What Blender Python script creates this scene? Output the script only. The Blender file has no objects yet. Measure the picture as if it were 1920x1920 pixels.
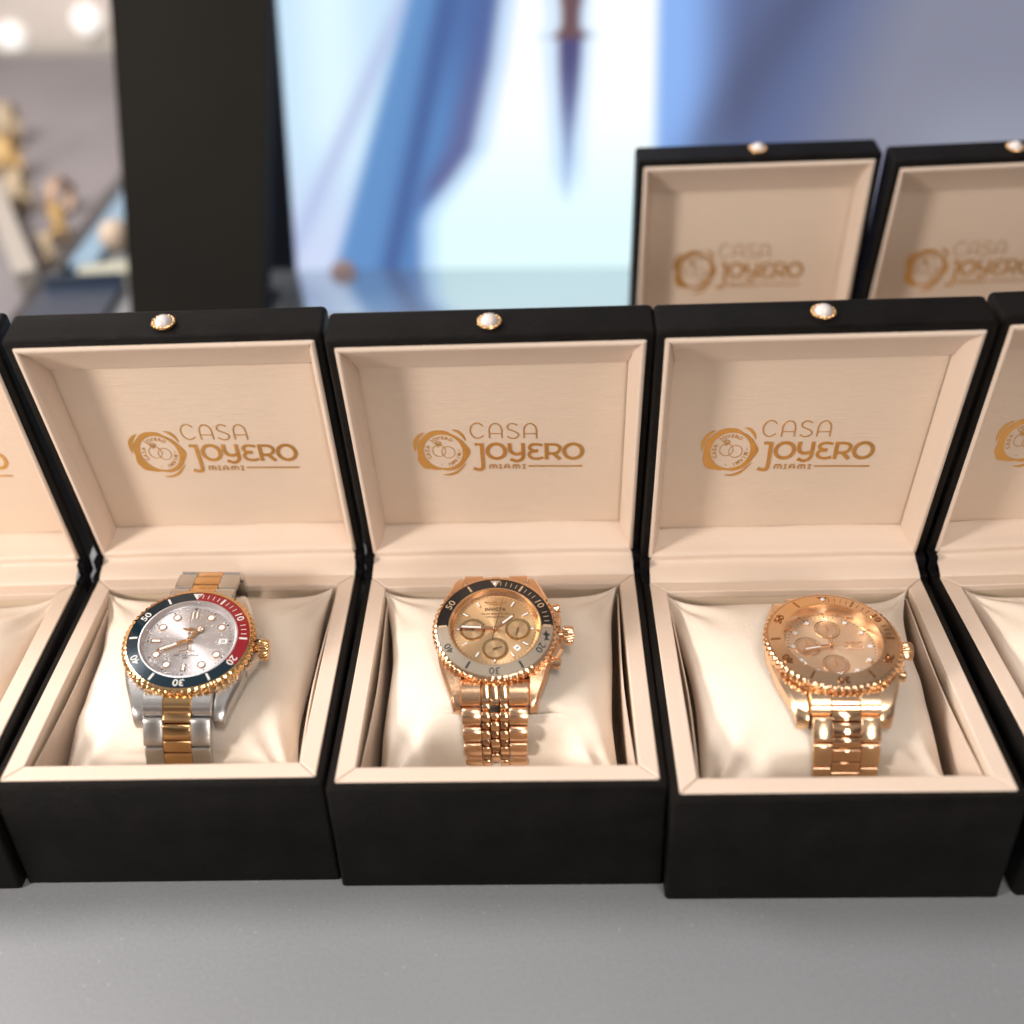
import bpy, math, random
from mathutils import Matrix, Vector, Euler
random.seed(7)
S = 0.01                      # everything below is written in centimetres
PI = math.pi
scene = bpy.context.scene
COL = scene.collection

# ------------------------------------------------------------------ camera
cam_d = bpy.data.cameras.new("camera"); cam = bpy.data.objects.new("camera", cam_d); COL.objects.link(cam)
cam_d.sensor_width = 36; cam_d.lens = 2134.4/1920*36
cam_d.shift_x = 30.4/1920; cam_d.shift_y = 0
cam_d.clip_start = 0.01; cam_d.clip_end = 60
cam_d.dof.use_dof = True; cam_d.dof.focus_distance = 0.376; cam_d.dof.aperture_fstop = 4.3
Mx = Matrix.Rotation(PI/2-0.5994, 4, 'X') @ Matrix.Rotation(-0.0487, 4, 'Z')
cam.matrix_world = Matrix.Translation((0, 0, .295566)) @ Mx
scene.camera = cam

# ------------------------------------------------------------------ world, lamps, exposure
world = bpy.data.worlds.new("World"); scene.world = world; world.use_nodes = True
wn = world.node_tree.nodes; wl = world.node_tree.links; wn.clear()
wo = wn.new('ShaderNodeOutputWorld'); bg = wn.new('ShaderNodeBackground')
tc = wn.new('ShaderNodeTexCoord'); sep = wn.new('ShaderNodeSeparateXYZ')
wl.new(tc.outputs['Generated'], sep.inputs[0])
rp = wn.new('ShaderNodeValToRGB'); mp = wn.new('ShaderNodeMapRange')
mp.inputs[1].default_value = -1; mp.inputs[2].default_value = 1
wl.new(sep.outputs['Z'], mp.inputs[0]); wl.new(mp.outputs[0], rp.inputs[0])
cr = rp.color_ramp
cr.elements[0].position = 0; cr.elements[0].color = (.03, .025, .022, 1)
cr.elements[1].position = 1; cr.elements[1].color = (.50, .48, .47, 1)
for p_, c_ in ((.46, (.04, .03, .028, 1)), (.56, (.34, .27, .23, 1)), (.67, (.06, .048, .042, 1)), (.77, (.52, .47, .44, 1)), (.88, (.2, .18, .17, 1))):
    e = cr.elements.new(p_); e.color = c_
wl.new(rp.outputs[0], bg.inputs[0]); bg.inputs[1].default_value = .95
wl.new(bg.outputs[0], wo.inputs[0])

def area(name, loc, target, size, power, color, sy=None):
    l = bpy.data.lights.new(name, 'AREA'); l.shape = 'RECTANGLE' if sy else 'DISK'; l.size = size*S
    if sy: l.size_y = sy*S
    l.energy = power; l.color = color
    o = bpy.data.objects.new(name, l); COL.objects.link(o)
    o.location = Vector(loc)*S
    o.rotation_euler = (Vector(target)*S-o.location).to_track_quat('-Z', 'Y').to_euler()
    return o
area('key_lamp', (-85, -14, 46), (0, 30, 9), 19, 12.2, (1, .92, .845))
area('ceiling_lamp', (22, -22, 112), (2, 28, 5), 26, 4.9, (1, .94, .88), 60)
area('front_lamp', (26, -66, 40), (0, 28, 6), 11, 3.0, (1, .94, .88), 22)
area('back_lamp', (-90, 60, 110), (-45, 120, 0), 60, 24, (1, .95, .92))  # fill light added to brighten the far wall

scene.view_settings.view_transform = 'Standard'; scene.view_settings.look = 'None'
scene.view_settings.exposure = -0.20; scene.view_settings.gamma = 1
scene.view_settings.use_curve_mapping = False
scene.render.engine = 'CYCLES'
scene.cycles.max_bounces = 10; scene.cycles.transparent_max_bounces = 12
scene.cycles.sample_clamp_indirect = 6; scene.cycles.sample_clamp_direct = 30
scene.cycles.caustics_reflective = False; scene.cycles.caustics_refractive = False

# ------------------------------------------------------------------ materials
def mat(name, color, rough=.5, metal=0, bump=None, emis=None, estr=0, spec=.5, coat=0, aniso=0, sheen=0, vary=None):
    m = bpy.data.materials.new(name); m.use_nodes = True
    nt = m.node_tree; n = nt.nodes; l = nt.links; b = n['Principled BSDF']
    b.inputs['Base Color'].default_value = (*color, 1); b.inputs['Roughness'].default_value = rough
    b.inputs['Metallic'].default_value = metal; b.inputs['Specular IOR Level'].default_value = spec
    b.inputs['Coat Weight'].default_value = coat; b.inputs['Sheen Weight'].default_value = sheen
    if emis: b.inputs['Emission Color'].default_value = (*emis, 1); b.inputs['Emission Strength'].default_value = estr
    t = n.new('ShaderNodeTexCoord')
    if bump:
        sc, st, dist = bump
        mpn = n.new('ShaderNodeMapping'); mpn.inputs['Scale'].default_value = sc
        l.new(t.outputs['Object'], mpn.inputs[0])
        nz = n.new('ShaderNodeTexNoise'); nz.inputs['Scale'].default_value = 100; nz.inputs['Detail'].default_value = 3
        l.new(mpn.outputs[0], nz.inputs['Vector'])
        bp = n.new('ShaderNodeBump'); bp.inputs['Strength'].default_value = st; bp.inputs['Distance'].default_value = dist
        l.new(nz.outputs[0], bp.inputs['Height']); l.new(bp.outputs[0], b.inputs['Normal'])
    if vary:
        sc, c2, amt = vary
        nz = n.new('ShaderNodeTexNoise'); nz.inputs['Scale'].default_value = sc; nz.inputs['Detail'].default_value = 4
        l.new(t.outputs['Object'], nz.inputs['Vector'])
        mr = n.new('ShaderNodeMapRange'); mr.inputs[1].default_value = .35; mr.inputs[2].default_value = .7; mr.inputs[4].default_value = amt
        l.new(nz.outputs[0], mr.inputs[0])
        mx = n.new('ShaderNodeMix'); mx.data_type = 'RGBA'
        mx.inputs[6].default_value = (*color, 1); mx.inputs[7].default_value = (*c2, 1)
        l.new(mr.outputs[0], mx.inputs[0]); l.new(mx.outputs[2], b.inputs['Base Color'])
    if aniso:
        b.inputs['Anisotropic'].default_value = aniso
        tg = n.new('ShaderNodeTangent'); tg.direction_type = 'RADIAL'; tg.axis = 'Z'
        l.new(tg.outputs[0], b.inputs['Tangent'])
    return m
M = {}
M['black'] = mat('black_leatherette', (.0026, .0021, .0019), .40, bump=((2.5, 70, 70), .55, .0008), spec=.10, vary=(70, (.007, .0056, .005), .9))
M['hinge'] = mat('black_hinge_leather', (.006, .005, .006), .7, spec=.05)
M['cream'] = mat('cream_leatherette', (.71, .57, .468), .42, bump=((2, 50, 50), .28, .0006), vary=(18, (.67, .535, .425), .7))
M['creamwall'] = mat('cream_card_lining', (.68, .55, .41), .5, bump=((3, 40, 40), .3, .0006))
M['panel'] = mat('cream_lid_panel', (.74, .59, .465), .34, bump=((1.0, 50, 50), .42, .0006), vary=(25, (.70, .55, .43), .6))
M['satin'] = mat('ivory_satin', (.775, .665, .555), .5, bump=((60, 5, 30), .35, .0006), sheen=.08, spec=.25)
M['foil'] = mat('gold_foil', (.68, .39, .12), .33, .85, bump=((30, 30, 30), .3, .0004))
M['counter'] = None
M['steel'] = mat('brushed_steel', (.66, .64, .62), .26, 1, bump=((4, 60, 60), .10, .0003))
M['steel_pol'] = mat('polished_steel', (.72, .70, .68), .1, 1)
M['gold'] = mat('yellow_gold_plate', (.84, .52, .25), .12, 1)
M['gold_br'] = mat('brushed_gold_plate', (.84, .53, .24), .26, 1, bump=((4, 60, 60), .1, .0003))
M['rose'] = mat('polished_rose_gold', (.88, .555, .33), .10, 1)
M['rose_br'] = mat('brushed_rose_gold', (.86, .55, .345), .22, 1, bump=((4, 60, 60), .12, .0003))
M['rose_c'] = mat('satin_rose_gold', (.90, .63, .41), .2, 1, bump=((8, 50, 50), .06, .0003))
M['dial_silver'] = mat('silver_sunburst_dial', (.63, .60, .61), .36, .85, aniso=.75)
M['dial_gold'] = mat('champagne_sunburst_dial', (.84, .57, .31), .36, .9, aniso=.8)
M['dial_rose'] = mat('rose_sunburst_dial', (.82, .62, .45), .4, .8, aniso=.7)
M['sub_gold'] = mat('champagne_subdial', (.78, .53, .29), .33, .9, aniso=.6)
M['sub_rose'] = mat('rose_subdial', (.80, .58, .42), .3, .9, aniso=.6)
M['red'] = mat('red_bezel_insert', (.27, .009, .018), .16, .25, coat=.6)
M['blue'] = mat('dark_teal_bezel_insert', (.003, .018, .03), .16, .3, coat=.6)
M['blackins'] = mat('black_bezel_insert', (.008, .008, .01), .14, .1, coat=.7)
M['silverins'] = mat('champagne_silver_bezel_insert', (.76, .63, .48), .24, .95)
M['white'] = mat('white_lume', (.8, .79, .76), .4)
M['mark_white'] = mat('white_bezel_paint', (.62, .60, .57), .4)
M['mark_gold'] = mat('gold_bezel_paint', (.75, .55, .36), .3, .7)
M['ink'] = mat('black_ink', (.012, .012, .014), .5)
M['brown_ink'] = mat('brown_dial_ink', (.10, .045, .02), .5)
M['pearl'] = mat('white_pearl', (.62, .56, .53), .2, coat=.7, sheen=.2)
M['navy'] = mat('navy_black_plastic', (.008, .010, .017), .3)
M['darkboard'] = mat('dark_brown_board', (.009, .0082, .007), .6, spec=.06, vary=(6, (.014, .0125, .010), .8))
M['wall'] = mat('beige_wall_paint', (.66, .59, .54), .8, bump=((1, 1, 1), .1, .001))
M['deck'] = mat('grey_velvet_deck', (.19, .175, .185), .7, vary=(5, (.25, .225, .235), .9))
M['paleblue'] = mat('pale_blue_trim', (.20, .33, .46), .3)
M['navytray'] = mat('dark_blue_tray', (.02, .034, .062), .4)
M['dullgold'] = mat('dull_gold_bracelet', (.42, .27, .10), .5, .3)
M['dullbeige'] = mat('pale_gold_bracelet', (.40, .31, .20), .55, .1)
M['dullcopper'] = mat('dull_copper_bracelet', (.36, .23, .15), .5, .2)
M['engraved'] = mat('engraved_rose_gold', (.42, .22, .11), .2, 1)  # darker rose gold; shade of the engraving put into the numeral colour
M['subring'] = mat('glossy_subdial_ring', (.72, .48, .22), .12, 1)
M['beige'] = mat('beige_velvet', (.55, .43, .33), .6)
M['sage'] = mat('pale_sage_card', (.45, .45, .36), .6)
M['rod'] = mat('pale_metal_rod', (.5, .47, .43), .35, .5)
M['slab'] = mat('grey_blue_glossy_slab', (.62, .68, .72), .14, .85)
M['pinkcap'] = mat('pale_pink_cap', (.62, .46, .47), .5)
M['lampglow'] = mat('lit_lamp_glass', (.8, .8, .8), .4, emis=(1, .97, .93), estr=.75)

# counter: grey composite with fine sparkle
m = bpy.data.materials.new('grey_speckled_counter'); m.use_nodes = True
n = m.node_tree.nodes; l = m.node_tree.links; b = n['Principled BSDF']
t = n.new('ShaderNodeTexCoord')
v = n.new('ShaderNodeTexVoronoi'); v.inputs['Scale'].default_value = 420
l.new(t.outputs['Object'], v.inputs['Vector'])
r1 = n.new('ShaderNodeMapRange'); r1.inputs[1].default_value = .05; r1.inputs[2].default_value = .14; r1.inputs[3].default_value = 1; r1.inputs[4].default_value = 0
l.new(v.outputs['Distance'], r1.inputs[0])
sp = n.new('ShaderNodeSeparateColor'); l.new(v.outputs['Color'], sp.inputs[0])
gt = n.new('ShaderNodeMath'); gt.operation = 'GREATER_THAN'; gt.inputs[1].default_value = .93; l.new(sp.outputs[0], gt.inputs[0])
mu = n.new('ShaderNodeMath'); mu.operation = 'MULTIPLY'; l.new(r1.outputs[0], mu.inputs[0]); l.new(gt.outputs[0], mu.inputs[1])
nz = n.new('ShaderNodeTexNoise'); nz.inputs['Scale'].default_value = 900; nz.inputs['Detail'].default_value = 2; l.new(t.outputs['Object'], nz.inputs['Vector'])
nz2 = n.new('ShaderNodeTexNoise'); nz2.inputs['Scale'].default_value = 9; l.new(t.outputs['Object'], nz2.inputs['Vector'])
mx = n.new('ShaderNodeMix'); mx.data_type = 'RGBA'; mx.inputs[6].default_value = (.208, .216, .228, 1); mx.inputs[7].default_value = (.285, .296, .312, 1)
l.new(nz.outputs[0], mx.inputs[0])
mxb = n.new('ShaderNodeMix'); mxb.data_type = 'RGBA'; mxb.blend_type = 'MULTIPLY'; mxb.inputs[0].default_value = .25
l.new(mx.outputs[2], mxb.inputs[6]); l.new(nz2.outputs[0], mxb.inputs[7])
mx2 = n.new('ShaderNodeMix'); mx2.data_type = 'RGBA'; l.new(mu.outputs[0], mx2.inputs[0]); l.new(mxb.outputs[2], mx2.inputs[6]); mx2.inputs[7].default_value = (.42, .42, .42, 1)
l.new(mx2.outputs[2], b.inputs['Base Color']); b.inputs['Roughness'].default_value = .42
M['counter'] = m

# crystal: thin clear glass
m = bpy.data.materials.new('watch_crystal'); m.use_nodes = True
n = m.node_tree.nodes; l = m.node_tree.links; n.clear()
o_ = n.new('ShaderNodeOutputMaterial'); tr = n.new('ShaderNodeBsdfTransparent'); gl = n.new('ShaderNodeBsdfGlossy'); gl.inputs['Roughness'].default_value = .03
fr = n.new('ShaderNodeFresnel'); fr.inputs[0].default_value = 1.45
ge = n.new('ShaderNodeNewGeometry'); sb = n.new('ShaderNodeMath'); sb.operation = 'SUBTRACT'; sb.inputs[0].default_value = 1; l.new(ge.outputs['Backfacing'], sb.inputs[1])
fm = n.new('ShaderNodeMath'); fm.operation = 'MULTIPLY'; l.new(fr.outputs[0], fm.inputs[0]); l.new(sb.outputs[0], fm.inputs[1])
ms = n.new('ShaderNodeMixShader'); l.new(fm.outputs[0], ms.inputs[0]); l.new(tr.outputs[0], ms.inputs[1]); l.new(gl.outputs[0], ms.inputs[2]); l.new(ms.outputs[0], o_.inputs[0])
M['crystal'] = m
# the same crystal still under its wrinkled protective film
m2 = m.copy(); m2.name = 'crystal_under_wrinkled_film'; n = m2.node_tree.nodes; l = m2.node_tree.links
g_ = [x for x in n if x.type == 'BSDF_GLOSSY'][0]; g_.inputs['Roughness'].default_value = .10
t = n.new('ShaderNodeTexCoord'); mpp = n.new('ShaderNodeMapping'); mpp.inputs['Scale'].default_value = (1, 3.2, 1); mpp.inputs['Rotation'].default_value = (0, 0, .5)
nz = n.new('ShaderNodeTexNoise'); nz.inputs['Scale'].default_value = 170; nz.inputs['Detail'].default_value = 3; nz.inputs['Distortion'].default_value = 1.2
bp = n.new('ShaderNodeBump'); bp.inputs['Strength'].default_value = .9; bp.inputs['Distance'].default_value = .0012
l.new(t.outputs['Object'], mpp.inputs[0]); l.new(mpp.outputs[0], nz.inputs['Vector']); l.new(nz.outputs[0], bp.inputs['Height']); l.new(bp.outputs[0], g_.inputs['Normal'])
fr_ = [x for x in n if x.type == 'FRESNEL'][0]; fr_.inputs[0].default_value = 1.7
M['film'] = m2

# ------------------------------------------------------------------ mesh helpers (cm)
def join(*parts):
    V, F = [], []
    for v_, f_ in parts:
        k = len(V); V += [tuple(p) for p in v_]; F += [tuple(i+k for i in q) for q in f_]
    return V, F
def xf(mesh, loc=(0, 0, 0), rot=(0, 0, 0), sc=(1, 1, 1)):
    mm = Matrix.Translation(loc) @ Euler(rot, 'XYZ').to_matrix().to_4x4() @ Matrix.Diagonal((*sc, 1))
    return [tuple(mm @ Vector(p)) for p in mesh[0]], mesh[1]
def build(name, mesh, material, parent=None, ang=35, bevel=0, loc=(0, 0, 0), rot=(0, 0, 0), segs=2):
    me = bpy.data.meshes.new(name)
    me.from_pydata([(x*S, y*S, z*S) for x, y, z in mesh[0]], [], mesh[1]); me.validate()
    import bmesh as bm_
    bm = bm_.new(); bm.from_mesh(me); bm_.ops.recalc_face_normals(bm, faces=bm.faces); bm.to_mesh(me); bm.free()
    if ang is not None:
        me.shade_smooth(); me.set_sharp_from_angle(angle=math.radians(ang))
    for k in (material if isinstance(material, list) else [material]): me.materials.append(k)
    o = bpy.data.objects.new(name, me); COL.objects.link(o); o.parent = parent
    o.location = Vector(loc)*S; o.rotation_euler = rot
    if bevel:
        md = o.modifiers.new('bevel', 'BEVEL'); md.width = bevel*S; md.segments = segs; md.limit_method = 'ANGLE'; md.angle_limit = math.radians(40); md.harden_normals = True
    return o
def thing(name, label, cat, loc=(0, 0, 0), rot=(0, 0, 0), group=None):
    o = bpy.data.objects.new(name, None); COL.objects.link(o); o.empty_display_size = .02
    o.location = Vector(loc)*S; o.rotation_euler = rot
    return tag(o, label, cat, group)
def tag(o, label=None, cat=None, group=None, kind=None):
    if label: o['label'] = label
    if cat: o['category'] = cat
    if group: o['group'] = group
    if kind: o['kind'] = kind
    return o
def box(x0, x1, y0, y1, z0, z1):
    return ([(x0, y0, z0), (x1, y0, z0), (x1, y1, z0), (x0, y1, z0), (x0, y0, z1), (x1, y0, z1), (x1, y1, z1), (x0, y1, z1)],
            [(0, 3, 2, 1), (4, 5, 6, 7), (0, 1, 5, 4), (1, 2, 6, 5), (2, 3, 7, 6), (3, 0, 4, 7)])
def loft(rings, cap0=True, cap1=True, closed=True):
    n_ = len(rings[0]); V = [p for r in rings for p in r]; F = []
    for i in range(len(rings)-1):
        for j in range(n_ if closed else n_-1):
            a = i*n_+j; b_ = i*n_+(j+1) % n_
            F.append((a, b_, b_+n_, a+n_))
    if cap0: F.append(tuple(range(n_-1, -1, -1)))
    if cap1: k = (len(rings)-1)*n_; F.append(tuple(range(k, k+n_)))
    return V, F
def circ(r, z, n_=48, cx=0, cy=0, fn=None):
    out = []
    for i in range(n_):
        a = 2*PI*i/n_; rr = r if fn is None else fn(a, r)
        out.append((cx+rr*math.cos(a), cy+rr*math.sin(a), z))
    return out
def disc(r, z0, z1, n_=48, cx=0, cy=0):
    return loft([circ(r, z0, n_, cx, cy), circ(r, z1, n_, cx, cy)])
def annulus(r0, r1, z0, z1, n_=96, cx=0, cy=0, a0=None, a1=None, zi=None):
    """ring solid; optional arc a0..a1 given clockwise from twelve in degrees; zi = inner top z"""
    zi = z1 if zi is None else zi
    full = a0 is None
    if full: a0, a1 = 0, 360
    k = max(2, int(n_*(a1-a0)/360))
    rings = []
    for i in range(k + (0 if full else 1)):
        t_ = math.radians(a0+(a1-a0)*i/k); s_, c_ = math.sin(t_), math.cos(t_)
        rings.append([(cx+r0*s_, cy+r0*c_, z0), (cx+r1*s_, cy+r1*c_, z0), (cx+r1*s_, cy+r1*c_, z1), (cx+r0*s_, cy+r0*c_, zi)])
    if full: rings.append(rings[0])
    return loft(rings, not full, not full)
def rrect(x0, x1, y0, y1, z, r=.1, k=4):
    out = []
    for cx, cy, a in ((x1-r, y1-r, 0), (x0+r, y1-r, 90), (x0+r, y0+r, 180), (x1-r, y0+r, 270)):
        for i in range(k+1):
            t_ = math.radians(a+90*i/k); out.append((cx+r*math.cos(t_), cy+r*math.sin(t_), z))
    return out
def ribbon(pts, hw, z0, z1, closed=False):
    """flat stroke of half width hw along 2-D points"""
    n_ = len(pts); L_, R_ = [], []
    for i in range(n_):
        if closed: a, b_ = pts[i-1], pts[(i+1) % n_]
        else: a, b_ = pts[max(0, i-1)], pts[min(n_-1, i+1)]
        dx, dy = b_[0]-a[0], b_[1]-a[1]; d_ = math.hypot(dx, dy) or 1
        nx, ny = -dy/d_, dx/d_; x, y = pts[i][:2]
        h_ = hw[i] if isinstance(hw, (list, tuple)) else hw
        L_.append((x+nx*h_, y+ny*h_)); R_.append((x-nx*h_, y-ny*h_))
    rings = [[(L_[i][0], L_[i][1], z0), (R_[i][0], R_[i][1], z0), (R_[i][0], R_[i][1], z1), (L_[i][0], L_[i][1], z1)] for i in range(n_)]
    if closed: rings.append(rings[0])
    return loft(rings, not closed, not closed)
def smooth_pts(pts, k=6):
    """Catmull-Rom through points"""
    out = []; n_ = len(pts)
    for i in range(n_-1):
        p0, p1, p2, p3 = pts[max(0, i-1)], pts[i], pts[i+1], pts[min(n_-1, i+2)]
        for j in range(k):
            t_ = j/k
            out.append(tuple(.5*((2*p1[c])+(-p0[c]+p2[c])*t_+(2*p0[c]-5*p1[c]+4*p2[c]-p3[c])*t_**2+(-p0[c]+3*p1[c]-3*p2[c]+p3[c])*t_**3) for c in range(len(p1))))
    out.append(tuple(pts[-1])); return out
_txt = {}
def text(s, size, depth=.01, spacing=1.0, bold=0):
    key = (s, size, depth, spacing, bold)
    if key in _txt: return _txt[key]
    c = bpy.data.curves.new('t', 'FONT'); c.body = s; c.size = size; c.align_x = 'CENTER'; c.align_y = 'CENTER'
    c.extrude = depth/2; c.offset = bold; c.resolution_u = 3; c.space_character = spacing
    o = bpy.data.objects.new('t', c); me = bpy.data.meshes.new_from_object(o)
    V = [tuple(v.co) for v in me.vertices]; F = [tuple(p.vertices) for p in me.polygons]
    xs = [v[0] for v in V]; ys = [v[1] for v in V]; mx_, my_ = (max(xs)+min(xs))/2, (max(ys)+min(ys))/2
    V = [(x-mx_, y-my_, z) for x, y, z in V]
    bpy.data.objects.remove(o); bpy.data.curves.remove(c); bpy.data.meshes.remove(me)
    _txt[key] = (V, F); return _txt[key]
def clock(mesh, minute, r, z, flip=False):
    a = minute*PI/30
    return xf(mesh, (r*math.sin(a), r*math.cos(a), z), (0, 0, -a+(PI if flip else 0)))

# ------------------------------------------------------------------ setting
poly = [(-95, -14), (95, -14), (95, 120), (-26.5, 120), (-26.5, 58), (-95, 58)]
cnt = build('counter', loft([[(x, y, -3) for x, y in poly], [(x, y, 0) for x, y in poly]]), M['counter'], ang=None)
tag(cnt, 'light grey finely speckled counter top', kind='structure')
wl_ = build('wall', box(-260, 260, 152, 156, -110, 130), M['wall'], ang=None); tag(wl_, 'blurred beige wall behind the counter', kind='structure')
fl_ = build('floor', box(-260, 260, -60, 151.5, -112, -110), mat('grey_floor', (.2, .19, .18), .4, vary=(3, (.26, .24, .23), .8)), ang=None); tag(fl_, 'grey shop floor', kind='structure')

# ------------------------------------------------------------------ watch boxes
W, D, Hh, A_, B_ = 4.998, 10.26, 4.41, .258, .565
GY, GZ, L, T_, PP, Q_, QT, QB, AL = .635, .309, 10.2, 1.42, .885, .671, 1.917, .714, .274
def mitre(x0, x1, y0, y1, w, z0, z1, g=.012):
    """four mitred bars of a rectangular frame"""
    out = []
    def bar(P): out.append(loft([[(x, y, z0) for x, y in P], [(x, y, z1) for x, y in P]]))
    bar([(x0+g, y0), (x1-g, y0), (x1-w-g, y0+w), (x0+w+g, y0+w)])
    bar([(x1, y0+g), (x1, y1-g), (x1-w, y1-w-g), (x1-w, y0+w+g)])
    bar([(x1-g, y1), (x0+g, y1), (x0+w+g, y1-w), (x1-w-g, y1-w)])
    bar([(x0, y1-g), (x0, y0+g), (x0+w, y0+w+g), (x0+w, y1-w-g)])
    return join(*out)
def logo_mesh(z):
    kx, ky = .003637, .005294
    X = lambda px: -.855+(px-700)*kx
    Y = lambda py: 4.82+(315-py)*ky
    P = lambda pts: [(X(a), Y(b_)-.030*(X(a)+.855)) for a, b_ in pts]
    h = .012; out = []; cnt_ = [0]
    def st(pts, hw, sm=True, closed=False):
        cnt_[0] += 1; zz = z+.0006*cnt_[0] % .006
        out.append(ribbon(P(smooth_pts(pts) if sm else pts), hw, zz, zz+h, closed))
    def arc(cx, cy, rx, ry, a0, a1, k=20): return [(cx+rx*math.cos(math.radians(a0+(a1-a0)*i/k)), cy-ry*math.sin(math.radians(a0+(a1-a0)*i/k))) for i in range(k+1)]
    t1 = .021
    st(arc(772, 205, 66, 66, 38, 322, 24), t1, False)
    for cx in (940, 1262):
        st([(cx-58, 272)]+arc(cx, 202, 58, 60, 180, 0, 16)+[(cx+58, 272)], t1, False)
        st([(cx-57, 231), (cx+57, 231)], .016, False)
    st([(1145, 156), (1110, 143), (1080, 144), (1055, 162), (1060, 190), (1100, 206), (1142, 224), (1152, 247), (1125, 269), (1085, 272), (1048, 255)], t1)
    t2 = .066
    st([(738, 327), (803, 327)], .058, False)
    st([(803, 316), (803, 400), (804, 510), (798, 545), (770, 560), (712, 548)], t2)
    st(arc(937, 389, 84, 66, 0, 360, 40)[:-1], t2, False, True)
    st([(1066, 316), (1066, 370), (1082, 400), (1120, 414), (1165, 408), (1190, 398)], t2)
    st([(1191, 316), (1191, 400), (1188, 445), (1160, 472), (1120, 478), (1068, 462)], t2)
    st([(1372, 335), (1325, 326), (1275, 330), (1252, 352), (1272, 378), (1330, 385)], .058)
    st([(1330, 390), (1270, 393), (1246, 416), (1262, 446), (1320, 458), (1378, 447)], .058)
    st([(1411, 464), (1411, 316)], t2, False)
    st([(1411, 328), (1490, 328), (1530, 345), (1536, 368), (1520, 395), (1480, 408), (1411, 410)], .058)
    st([(1472, 408), (1500, 430), (1540, 464)], t2)
    st(arc(1662, 389, 85, 66, 0, 360, 40)[:-1], t2, False, True)
    t3 = .022
    def em(x, w):
        st([(x, 549), (x, 526), (x+w*.12, 515), (x+w*.25, 512), (x+w*.42, 517), (x+w*.5, 528), (x+w*.5, 549)], t3)
        st([(x+w*.5, 528), (x+w*.58, 517), (x+w*.75, 512), (x+w*.9, 516), (x+w, 528), (x+w, 549)], t3)
    em(868, 62); em(1088, 62)
    for x in (968, 1194):
        st([(x, 513), (x, 549)], t3, False); st([(x-16, 513), (x+16, 513)], .016, False); st([(x-16, 548), (x+16, 548)], .016, False)
    st([(1008, 549), (1008, 528), (1018, 515), (1030, 512), (1044, 515), (1052, 528), (1052, 549)], t3); st([(1009, 535), (1052, 535)], .016, False)
    st([(1237, 525), (1750, 525)], .030, False)
    # wax seal: irregular outer edge round a round hole
    CX, CY = 436, 392
    import bisect
    tab = [(0, 248), (25, 222), (45, 212), (62, 208), (85, 226), (115, 236), (140, 232), (160, 238), (185, 236), (205, 262), (222, 268), (240, 230), (262, 205), (285, 218), (310, 222), (335, 224), (360, 248)]
    def ro(a):
        for (a0, r0), (a1, r1) in zip(tab, tab[1:]):
            if a0 <= a <= a1: u_ = (a-a0)/(a1-a0); u_ = u_*u_*(3-2*u_); return r0+(r1-r0)*u_
    rings = []
    for i in range(73):
        a = 5*i % 360; c_, s_ = math.cos(math.radians(a)), math.sin(math.radians(a)); r_ = ro(a)
        q = [(CX+184*c_, CY-154*s_), (CX+(r_+8)*c_, CY-r_*.83*s_)]; (x0, y0), (x1, y1) = P(q)
        rings.append([(x0, y0, z), (x1, y1, z), (x1, y1, z+h), (x0, y0, z+h)])
    out.append(loft(rings, False, False))
    def cres(pts, hw):
        p_ = P(smooth_pts(pts)); k = len(p_); out.append(ribbon(p_, [hw*max(.08, math.sin(PI*i/(k-1))**.8) for i in range(k)], z, z+h))
    cres([(540, 198), (590, 212), (632, 250), (655, 296)], .055)
    cres([(272, 222), (215, 262), (180, 320), (172, 392)], .075)
    cres([(412, 606), (480, 606), (560, 575), (645, 500)], .055)
    def curved(s_, a_mid, step, r_, size):
        for i, ch in enumerate(s_):
            if ch == ' ': continue
            a = math.radians(a_mid+step*(i-(len(s_)-1)/2))     # clockwise from top
            x, y = P([(CX+r_*math.sin(a), CY-r_*.83*math.cos(a))])[0]
            tm = xf(text(ch, size, .012, 1, .004), (0, 0, 0), (0, 0, -a)); out.append(xf(tm, (x, y, z+.006)))
    curved('CASA JOYERO', -42, 14.6, 150, .195); curved('MIAMI', 132, 15, 150, .195)
    curved('\u2022', 85, 1, 150, .17); curved('\u2022', 190, 1, 150, .15)
    for cx, cy in ((397, 385), (482, 398)):
        st(arc(cx, cy, 62, 52, 0, 360, 30)[:-1], .011, False, True)
    st([(362, 312), (385, 302), (410, 304), (425, 318), (392, 350), (362, 312)], .016, False)
    st([(372, 325), (415, 325)], .012, False); st([(380, 312), (394, 342), (404, 312)], .012, False)
    # text lies in x,y; turn so it lies on the panel (x, s) facing -y
    v, f = join(*out)
    return [(x, -zz, y) for x, y, zz in v], f

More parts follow.
